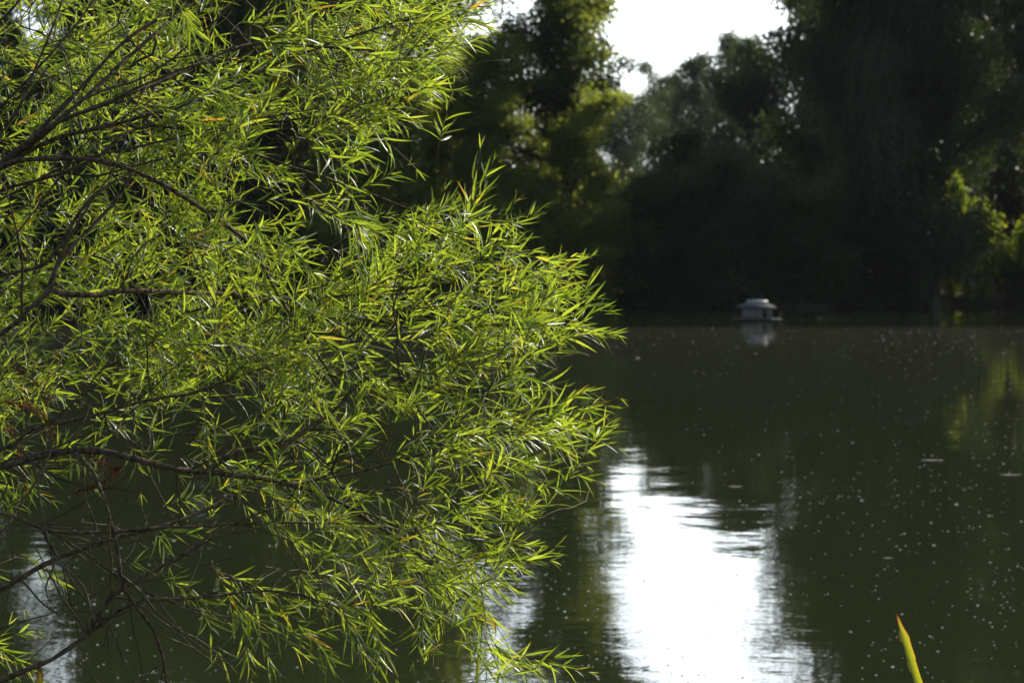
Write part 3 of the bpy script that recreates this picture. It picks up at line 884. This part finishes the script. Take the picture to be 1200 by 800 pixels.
# main limbs: photo pixel waypoints with their depth (m), root height on the stem, radii
LIMBS = [
    # the fan at upper left
    dict(pts=[(-120, 262, 4.6), (0, 193, 4.35), (45, 152, 4.3), (100, 95, 4.35), (150, 40, 4.4), (205, 5, 4.5), (260, -60, 4.6)], z=1.9, r=(.012, .003), tw=1),
    dict(pts=[(-120, 265, 4.6), (0, 197, 4.32), (70, 140, 4.3), (160, 60, 4.45), (240, -10, 4.6), (330, -90, 4.7)], z=1.95, r=(.012, .003), tw=1),
    dict(pts=[(-120, 268, 4.6), (0, 198, 4.3), (60, 155, 4.25), (120, 130, 4.25), (200, 100, 4.35), (290, 60, 4.5), (380, 62, 4.6), (470, 68, 4.65)], z=1.85, r=(.013, .0025), tw=1),
    dict(pts=[(-120, 270, 4.62), (0, 200, 4.3), (60, 170, 4.3), (150, 148, 4.3), (250, 115, 4.4), (330, 75, 4.5), (430, 40, 4.6), (510, 20, 4.6)], z=1.8, r=(.012, .0025), tw=1),
    dict(pts=[(-120, 275, 4.6), (0, 202, 4.28), (50, 190, 4.25), (110, 190, 4.25), (165, 203, 4.3), (215, 228, 4.35), (260, 258, 4.4), (300, 291, 4.45), (330, 345, 4.5), (362, 395, 4.55), (400, 450, 4.7)], z=1.75, r=(.011, .003), tw=1),
    dict(pts=[(-120, 240, 4.5), (0, 150, 4.3), (40, 72, 4.3), (74, -20, 4.35), (95, -110, 4.4)], z=2.05, r=(.007, .0018), tw=.5),
    dict(pts=[(-120, 230, 4.5), (0, 126, 4.35), (60, 58, 4.35), (112, -10, 4.4), (190, -120, 4.5)], z=2.1, r=(.006, .0018), tw=.5),
    dict(pts=[(-80, 240, 4.45), (10, 188, 4.28), (90, 118, 4.25), (165, 92, 4.3), (240, 36, 4.35), (300, -30, 4.4)], z=1.9, r=(.006, .0016), tw=.4),
    dict(pts=[(-80, 262, 4.45), (0, 232, 4.3), (84, 190, 4.25), (185, 164, 4.3), (310, 134, 4.4), (400, 122, 4.5)], z=1.7, r=(.006, .0016), tw=.6),
    dict(pts=[(-80, 330, 4.45), (0, 286, 4.3), (58, 214, 4.25), (102, 158, 4.25), (180, 110, 4.3)], z=1.6, r=(.005, .0014), tw=.4),
    dict(pts=[(-60, 60, 4.4), (0, 30, 4.3), (40, -15, 4.3), (80, -70, 4.35)], z=2.4, r=(.006, .002), tw=.4),
    # thick broken limb
    dict(pts=[(-140, 470, 4.5), (0, 390, 4.2), (30, 362, 4.2), (55, 340, 4.2), (62, 318, 4.2), (78, 292, 4.22), (130, 240, 4.3), (154, 200, 4.3)], z=1.45, r=(.016, .0035), tw=.6),
    dict(pts=[(50, 343, 4.2), (80, 344, 4.2), (120, 345, 4.25), (152, 340, 4.3), (260, 345, 4.5), (330, 352, 4.7), (450, 345, 4.8), (540, 330, 4.8)], z=None, r=(.007, .002), tw=1),
    dict(pts=[(-160, 380, 4.7), (0, 322, 4.4), (60, 300, 4.35), (110, 225, 4.4), (200, 175, 4.6), (300, 140, 4.8), (420, 130, 4.9)], z=1.6, r=(.009, .002), tw=1),
    dict(pts=[(-150, 262, 4.7), (0, 228, 4.4), (110, 192, 4.4), (180, 150, 4.5), (330, 190, 4.7), (430, 225, 4.8), (530, 260, 4.75)], z=1.7, r=(.008, .002), tw=1),
    # long drooping limb through the middle
    dict(pts=[(-160, 590, 4.7), (0, 545, 4.35), (60, 526, 4.3), (110, 522, 4.3), (150, 530, 4.3), (210, 544, 4.35), (262, 552, 4.4), (330, 560, 4.5), (390, 578, 4.55), (450, 612, 4.6), (510, 655, 4.6), (560, 700, 4.6)], z=1.2, r=(.017, .003), tw=1),
    dict(pts=[(-100, 520, 4.5), (0, 537, 4.35), (40, 510, 4.3), (100, 498, 4.35), (180, 478, 4.45), (240, 465, 4.55), (330, 430, 4.7), (450, 400, 4.8), (560, 390, 4.8), (640, 385, 4.75)], z=1.3, r=(.008, .002), tw=1),
    dict(pts=[(240, 551, 4.4), (280, 530, 4.45), (330, 520, 4.5), (385, 485, 4.6), (440, 438, 4.7), (520, 460, 4.7), (600, 480, 4.65), (650, 480, 4.6)], z=None, r=(.008, .002), tw=1),
    # lower bare limbs
    dict(pts=[(-140, 580, 4.6), (0, 598, 4.25), (60, 618, 4.25), (130, 616, 4.3), (210, 610, 4.35), (300, 606, 4.5), (400, 606, 4.6)], z=1.15, r=(.0085, .002), tw=.5),
    dict(pts=[(-140, 760, 4.6), (0, 694, 4.3), (60, 662, 4.3), (140, 632, 4.35), (220, 608, 4.45), (300, 572, 4.6), (380, 560, 4.75), (460, 540, 4.8), (560, 510, 4.75)], z=0.95, r=(.0125, .002), tw=1),
    dict(pts=[(-120, 850, 4.5), (0, 793, 4.15), (60, 770, 4.15), (100, 742, 4.2), (160, 702, 4.25), (220, 697, 4.35), (280, 690, 4.45), (340, 690, 4.5), (420, 715, 4.55)], z=0.75, r=(.014, .002), tw=1),
    dict(pts=[(100, 742, 4.2), (130, 700, 4.2), (200, 660, 4.3), (260, 620, 4.4), (330, 590, 4.5)], z=None, r=(.007, .0015), tw=.3),
    dict(pts=[(90, 526, 4.3), (108, 555, 4.25), (122, 590, 4.2), (135, 640, 4.2), (146, 695, 4.2), (172, 730, 4.25), (188, 770, 4.3), (196, 830, 4.35)], z=None, r=(.006, .0025), tw=.1),
    dict(pts=[(50, 617, 4.2), (75, 660, 4.15), (100, 700, 4.15), (132, 735, 4.2), (145, 780, 4.2)], z=None, r=(.004, .001), tw=.05),
    dict(pts=[(70, 622, 4.25), (100, 645, 4.25), (150, 680, 4.3), (200, 705, 4.4), (250, 725, 4.5)], z=None, r=(.0035, .001), tw=.1),
    dict(pts=[(-60, 760, 4.3), (0, 735, 4.2), (50, 722, 4.2), (100, 700, 4.2), (135, 675, 4.2), (165, 640, 4.25)], z=0.9, r=(.005, .001), tw=.1),
    dict(pts=[(-60, 660, 4.3), (0, 618, 4.15), (12, 605, 4.15), (40, 560, 4.2), (90, 500, 4.25), (105, 460, 4.3)], z=1.0, r=(.006, .0015), tw=.2),
]
for L in LIMBS:
    pts = [P(x, y, D) for x, y, D in L['pts']]
    if L['z'] is not None:
        s = stem_at(L['z'])
        pts = [s, s * 0.45 + pts[0] * 0.55 + np.array((0, 0, 0.04))] + pts
    else:
        allp = np.concatenate([K['p'] for K in LIMBS if 'p' in K])
        q0 = allp[np.argmin(np.linalg.norm(allp - pts[0], axis=1))]
        if np.linalg.norm(q0 - pts[0]) < 0.02 * 2: pts[0] = q0
        else: pts = [q0] + pts
    L['p'] = resample(pts, 0.035)
    m = len(L['p'])
    L['p'] = L['p'] + 0.0035 * np.cumsum(WR.normal(size=(m, 3)), axis=0) * 0.35
    L['rad'] = np.linspace(L['r'][0], L['r'][1], m) * (1 + 0.17 * WR.normal(size=m).clip(-1.2, 2))

# leafy shoots: tips are drawn from the outline of the crown
OUT = [(-330, -260), (120, -300), (480, -190), (560, -100), (588, -20), (594, 15), (566, 48), (530, 62), (540, 82), (520, 112), (466, 138), (420, 136), (375, 142), (356, 162), (395, 188),
       (470, 172), (505, 200), (540, 228), (560, 240), (600, 240), (636, 246), (640, 275), (668, 288), (690, 312), (672, 335), (714, 362), (655, 388), (600, 398), (655, 430), (690, 458),
       (716, 466), (720, 490), (690, 515), (702, 556), (650, 560), (640, 590), (612, 608), (585, 590), (560, 600), (600, 632), (664, 644), (622, 672), (596, 690), (560, 706), (545, 690), (500, 720), (470, 720), (448, 690), (420, 640),
       (360, 600), (300, 575), (235, 560), (150, 535), (100, 560), (40, 575), (-330, 575)]
OUT = np.array(OUT, float)


def inside(x, y, poly):
    c = False
    j = len(poly) - 1
    for i in range(len(poly)):
        xi, yi = poly[i]; xj, yj = poly[j]
        if (yi > y) != (yj > y) and x < (xj - xi) * (y - yi) / (yj - yi) + xi: c = not c
        j = i
    return c


def field(x, y):
    """mean shoot direction in the picture plane (deg, 0 = right, 90 = up)"""
    a = 14 + 22 * math.exp(-((y - 260) / 120) ** 2)
    a += -55 / (1 + math.exp(-(y - 640) / 50))
    if y > 560 and x > 560: a += 22
    return a


shoots = []      # tip, dir, length


def add_shoot(x, y, ang, L, D, dz=None, n=None):
    tip = P(x, y, D)
    a = R(ang)
    d = unit(np.array((math.cos(a), WR.normal() * 0.38 if dz is None else dz, math.sin(a))))
    shoots.append((tip, d, L, n))


cnt = 0
CLX = WR.uniform(0, 6.28, (10, 1)); CLK = WR.normal(size=(10, 2)) * 0.045


def clump_noise(x, y):
    return float(np.mean(np.sin(CLK[:, 0] * x + CLK[:, 1] * y + CLX[:, 0]))) * 3.2      # about -1.5 .. 1.5


while cnt < 1200:
    x, y = WR.uniform(-330, 725), WR.uniform(-300, 725)
    if not inside(x, y, OUT): continue
    off = x < -20 or y < -20
    if off and WR.uniform() > 0.35: continue
    if y > 505 and x < 330 and WR.uniform() > 0.34: continue
    if y > 470 and x < 130 and WR.uniform() > 0.4: continue
    if y > 470 and x < 580 and WR.uniform() > 0.62: continue
    if y > 560 and x < 600 and WR.uniform() > 0.6: continue
    if WR.uniform() > 0.60 + 0.58 * clump_noise(x, y): continue
    D = 4.8 + WR.normal() * 0.40 + (0.35 if x < 220 else 0)
    D = min(max(D, 4.1 + (0.4 if x < 240 else 0)), 6.2)
    sp = 24 if x > 480 else 44
    add_shoot(x, y, field(x, y) + WR.normal() * sp, WR.uniform(0.13, 0.30), D)
    cnt += 1
# single shoots that make the outline
for x, y, a, L in ((592, 16, 12, .34), (566, 46, 5, .3), (540, 84, -12, .3), (520, 120, -35, .28), (466, 150, -40, .25), (572, 172, 72, .36), (556, 226, 66, .3),
                   (637, 246, 38, .34), (600, 236, 60, .32), (690, 314, 22, .34), (660, 296, 48, .3), (716, 361, 22, .36), (708, 366, 8, .3), (640, 392, -12, .3), (690, 384, 12, .28),
                   (718, 464, 14, .36), (722, 490, 6, .34), (690, 455, 34, .3), (702, 556, -10, .34), (690, 520, -6, .3), (640, 588, -40, .3), (612, 606, -60, .3), (664, 642, 26, .38), (640, 650, 10, .34), (600, 694, -32, .34),
                   (570, 704, -60, .3), (598, 742, -50, .32), (560, 690, -40, .3), (666, 776, 2, .34), (684, 798, -20, .34), (640, 800, -30, .34), (600, 790, -60, .3), (575, 770, -75, .3), (505, 770, -105, .3), (520, 740, -95, .28), (470, 790, -62, .36), (440, 770, -50, .3), (430, 745, -40, .3),
                   (395, 750, -30, .3), (420, 720, -30, .28), (350, 752, -45, .28), (375, 720, -25, .28), (330, 700, -20, .24), (300, 790, -75, .3), (330, 800, -60, .3), (360, 790, -45, .3), (290, 740, -60, .24), (270, 790, -70, .26),
                   (240, 640, -20, .18), (222, 655, -40, .16), (250, 690, -10, .2), (200, 650, 10, .14), (255, 715, -35, .2), (30, 770, -20, .22), (45, 735, 10, .2), (20, 745, 30, .16), (45, 790, -35, .22), (8, 780, -40, .2), (75, 690, -45, .12), (58, 668, -30, .14), (20, 700, -50, .16),
                   (60, 590, -35, .24), (40, 575, -10, .2), (75, 565, -20, .2), (170, 575, -75, .16), (200, 560, -35, .18), (100, 560, -60, .16), (15, 585, -30, .2), (330, 640, -50, .2), (360, 640, -40, .2), (400, 660, -30, .22), (440, 660, -40, .24)):
    for k in range(2 if x > 400 else 1):
        add_shoot(x - k * WR.uniform(6, 26), y + k * WR.normal() * 12, a + (k and WR.normal() * 16), L * (0.72 if k else 0.84), 4.62 + WR.normal() * 0.12, dz=WR.normal() * 0.15)

# connect every shoot to the limbs: nearest grown node first
node_p = [L['p'][i] for L in LIMBS for i in range(len(L['p'])) if P(0, 0, 1) is not None]
node_b, node_i = [], []
for bi, L in enumerate(LIMBS):
    node_b += [bi] * len(L['p']); node_i += list(range(len(L['p'])))
NB = len(node_p)
cap = 120000
NP = np.zeros((cap, 3)); NP[:NB] = node_p
NBR = np.zeros(cap, int); NBR[:NB] = node_b
NLEN = np.zeros(cap); NPAR = -np.ones(cap, int); NLOAD = np.zeros(cap)
NTAN = np.zeros((cap, 3)); NTAN[:NB] = np.concatenate([unit(np.gradient(L['p'], axis=0)) for L in LIMBS])
# leafy weight: bare limbs attract few twigs; nodes near the trunk none
PEN = np.zeros(cap)
o_ = 0
for L in LIMBS:
    m = len(L['p'])
    PEN[o_:o_ + m] = (1 - L['tw']) * 0.45 + np.where(L['p'][:, 0] < -1.9, 0.35, 0)
    o_ += m
n = NB
bases = [t - d * L for t, d, L, _ in shoots]
order = np.argsort([np.min(np.linalg.norm(NP[:NB] - b, axis=1)) for b in bases])
twig_paths = [[] for _ in LIMBS]
twigs, shoot_recs = [], []
for si in order:
    tip, d, L, nl = shoots[si]
    b = bases[si]
    dv = b - NP[:n]
    dist = np.linalg.norm(dv, axis=1)
    back = -(dv @ d) / (dist + 1e-9)                 # growing backwards is costly
    turn = -np.einsum('ij,ij->i', dv, NTAN[:n]) / (dist + 1e-9)
    cost = dist * (1 + 0.55 * np.clip(back + 0.2, 0, 1) + 0.45 * np.clip(turn, 0, 1)) + 0.22 * NLEN[:n] + PEN[:n]
    k = int(np.argmin(cost))
    gap = dist[k]
    m = max(2, int(gap / 0.045))
    p0, t0 = NP[k], unit(NTAN[k] + unit(b - NP[k]) * 0.8)
    s = np.linspace(0, 1, m + 1)[:, None]
    h1, h2 = t0 * gap * 0.9, d * gap * 0.9
    path = (2 * s ** 3 - 3 * s ** 2 + 1) * p0 + (s ** 3 - 2 * s ** 2 + s) * h1 + (-2 * s ** 3 + 3 * s ** 2) * b + (s ** 3 - s ** 2) * h2
    path[1:-1] += WR.normal(size=(m - 1, 3)) * 0.003
    ids = [k]
    tg = unit(np.gradient(path, axis=0))
    for q in range(1, m + 1):
        NP[n] = path[q]; NBR[n] = NBR[k]; NLEN[n] = NLEN[ids[-1]] + gap / m; NPAR[n] = ids[-1]; NTAN[n] = tg[q]; PEN[n] = PEN[k] * 0.5
        ids.append(n); n += 1
    # the leafy stem itself, bending a little
    ms = 9
    u = np.linspace(0, 1, ms + 1)
    sag = np.array((0, 0, -1.0)) * (WR.uniform(-0.02, 0.05) * L / 0.3)
    wig = WR.normal(size=3) * 0.016
    sp = b + d * L * u[:, None] + (sag + wig) * (u ** 2)[:, None]
    sid = [ids[-1]]
    for q in range(1, ms + 1):
        NP[n] = sp[q]; NBR[n] = NBR[k]; NLEN[n] = NLEN[sid[-1]] + L / ms + 0.05; NPAR[n] = sid[-1]; NTAN[n] = unit(sp[q] - sp[q - 1]); PEN[n] = 0.15
        sid.append(n); n += 1
    j = n - 1
    while j >= 0:
        NLOAD[j] += 1
        j = NPAR[j]
    twigs.append((NBR[k], ids)); shoot_recs.append((NBR[k], sid, L))
print('willow shoots', len(shoots), 'nodes', n)
rad = 0.00095 * np.maximum(NLOAD, 1) ** 0.42

# leaf blades ------------------------------------------------------------
ST = np.array([0.0, 0.14, 0.34, 0.58, 0.80, 1.0])
WD = np.array([0.10, 0.72, 1.0, 0.82, 0.45, 0.0])


def leaves_at(mb, base, axis_, upv, Ls, Ws, curl, roll):
    """base, axis_, upv: (n,3); narrow folded blades with a mid rib"""
    n_ = len(base)
    axis_ = unit(axis_)
    side = unit(np.cross(axis_, upv))
    nr = np.cross(side, axis_)
    side, nr = side * np.cos(roll)[:, None] + nr * np.sin(roll)[:, None], nr * np.cos(roll)[:, None] - side * np.sin(roll)[:, None]
    V_ = np.zeros((n_, 16, 3))
    for i, (t, w_) in enumerate(zip(ST, WD)):
        c = base + axis_ * (Ls * t)[:, None] - nr * (curl * Ls * t * t)[:, None]
        if i == 5:
            V_[:, 15] = c
        else:
            hw = (Ws * w_ * 0.5)[:, None]
            V_[:, i * 3] = c - side * hw + nr * hw * 0.45
            V_[:, i * 3 + 1] = c
            V_[:, i * 3 + 2] = c + side * hw + nr * hw * 0.45
    q = [(i * 3 + j, i * 3 + j + 1, (i + 1) * 3 + j + 1, (i + 1) * 3 + j) for i in range(4) for j in range(2)]
    t = [(12, 13, 15), (13, 14, 15)]
    off = (np.arange(n_) * 16)[:, None, None]
    mb.add(V_.reshape(-1, 3), (np.array(q)[None] + off).reshape(-1, 4), (np.array(t)[None] + off).reshape(-1, 3))


wood = [MB() for _ in LIMBS]
twg = [MB() for _ in LIMBS]
leaf = [MB() for _ in LIMBS]
for bi, L in enumerate(LIMBS):
    m = len(L['p'])
    wood[bi].tube(L['p'] - W0, L['rad'], 8)
for bi, ids in twigs:
    pts = NP[ids]; r = np.array([rad[i] for i in ids]); r[0] = r[1]
    twg[bi].tube(pts - W0, r, 5, cap=False)
BARE = np.random.default_rng(77)
for bi, L in enumerate(LIMBS):
    pp_ = L['p']
    vis = np.where(pp_[:, 0] > -1.35)[0]
    low = pp_[vis][:, 2].mean() < 1.75 if len(vis) else False
    for k_ in range(7 if low else 3):
        if len(vis) < 4: break
        i = int(vis[BARE.integers(0, len(vis))])
        t_ = unit(pp_[min(i + 1, len(pp_) - 1)] - pp_[max(i - 1, 0)])
        d_ = unit(t_ * 0.8 + np.array((BARE.normal() * 0.5, BARE.normal() * 0.35, BARE.normal() * 0.7)))
        ln = BARE.uniform(0.08, 0.5)
        q_ = [pp_[i]]
        for s_ in range(6):
            d_ = unit(d_ + BARE.normal(size=3) * 0.16)
            q_.append(q_[-1] + d_ * ln / 6)
        q_ = resample(q_, 0.03)
        twg[bi].tube(q_ - W0, np.linspace(min(0.0034, L['rad'][i] * .6), 0.0012, len(q_)), 5)
nleaf = 0
for bi, sid, L in shoot_recs:
    pts = NP[sid] - W0
    r = rad[sid]; r = np.minimum(r, r[0]); r[-1] *= 0.8
    twg[bi].tube(pts, r, 5)
    nl = int(L / 0.0112 * WR.uniform(0.85, 1.15))
    t = np.sort(WR.uniform(0.08, 1.0, nl)); t[-3:] = (0.97, 0.985, 1.0)
    f = t * (len(pts) - 1)
    i0 = np.minimum(f.astype(int), len(pts) - 2)
    fr = (f - i0)[:, None]
    base = pts[i0] * (1 - fr) + pts[i0 + 1] * fr
    ax = unit(pts[i0 + 1] - pts[i0])
    az = np.arange(nl) * 2.4 + WR.uniform(0, 6.28) + WR.normal(size=nl) * 0.3
    u = unit(np.cross(ax, np.array((0.1, 0.3, 1.0))))
    v = np.cross(ax, u)
    out_ = u * np.cos(az)[:, None] + v * np.sin(az)[:, None]
    open_ = R(40) * (1 - 0.62 * t ** 3) + WR.normal(size=nl) * R(9)
    d = ax * np.cos(open_)[:, None] + out_ * np.sin(open_)[:, None]
    d[:, 2] += -0.10 + WR.normal(size=nl) * 0.10
    Ls = 0.066 * (0.62 + 0.55 * np.sin(np.pi * np.clip(t * 0.85 + 0.1, 0, 1))) * WR.uniform(0.62, 1.22, nl)
    Ls[-3:] *= 0.75
    Ws = Ls * WR.uniform(0.064, 0.105, nl)
    up = unit(ax * 0.8 - out_ * 0.55 + np.array((0, 0, 0.75)))
    leaves_at(leaf[bi], base, d, up, Ls, Ws, WR.normal(size=nl) * 0.20 + 0.12, WR.normal(size=nl) * 0.7)
    nleaf += nl
print('willow leaves', nleaf)
for bi, L in enumerate(LIMBS):
    nw = wood[bi].n
    for b_ in (twg[bi],):
        o0 = nw
        if b_.n:
            vv = np.concatenate(b_.v)
            qq = np.concatenate(b_.q) if b_.q else None
            tt_ = np.concatenate(b_.t) if b_.t else None
            wood[bi].add(vv, qq, tt_)
    br = wood[bi].build('branch', M_WBARK, willow)
    br.data.materials.append(M_TWIG)
    mi = np.array([1 if p_.vertices[0] >= nw else 0 for p_ in br.data.polygons], np.int32)
    br.data.polygons.foreach_set('material_index', mi)
    if leaf[bi].n: leaf[bi].build('leaves', M_WLEAF, br)

# dried brown twigs with shrivelled catkins at the left
for x0, y0, x1, y1, D in ((5, 470, 60, 500, 4.4), (15, 430, 55, 470, 4.45), (30, 470, 70, 545, 4.4), (90, 575, 140, 548, 4.25), (100, 530, 140, 556, 4.3), (10, 500, 30, 575, 4.35)):
    mb = MB()
    a, b = P(x0, y0, D), P(x1, y1, D + 0.05)
    pts = resample([a, (a + b) / 2 + WR.normal(size=3) * 0.01, b], 0.01) - W0
    mb.tube(pts, np.full(len(pts), 0.0009), 4)
    k = 90
    i = WR.integers(0, len(pts), k)
    leaves_at(mb, pts[i], WR.normal(size=(k, 3)), unit(WR.normal(size=(k, 3))), WR.uniform(0.008, 0.022, k), WR.uniform(0.002, 0.004, k), WR.normal(size=k) * .3, WR.normal(size=k))
    tag(mb.build('dry_twig', M_DRY, willow), 'dried reddish brown twig')

# thin warm air over the pond
mb = MB(); mb.box(-1700, 1700, -1600, 1750, -3.0, 46)
m, nt, out = new_mat('air_haze')
pv = N(nt, 'ShaderNodeVolumePrincipled')
pv.inputs['Color'].default_value = (0.86, 0.93, 1.0, 1)
pv.inputs['Density'].default_value = 0.00007
pv.inputs['Anisotropy'].default_value = 0.2
nt.links.new(pv.outputs[0], out.inputs['Volume'])
tag(mb.build('haze', m, smooth=False), 'thin pale air between the willow and the far trees', 'haze', kind='stuff')
cy.volume_bounces = 0
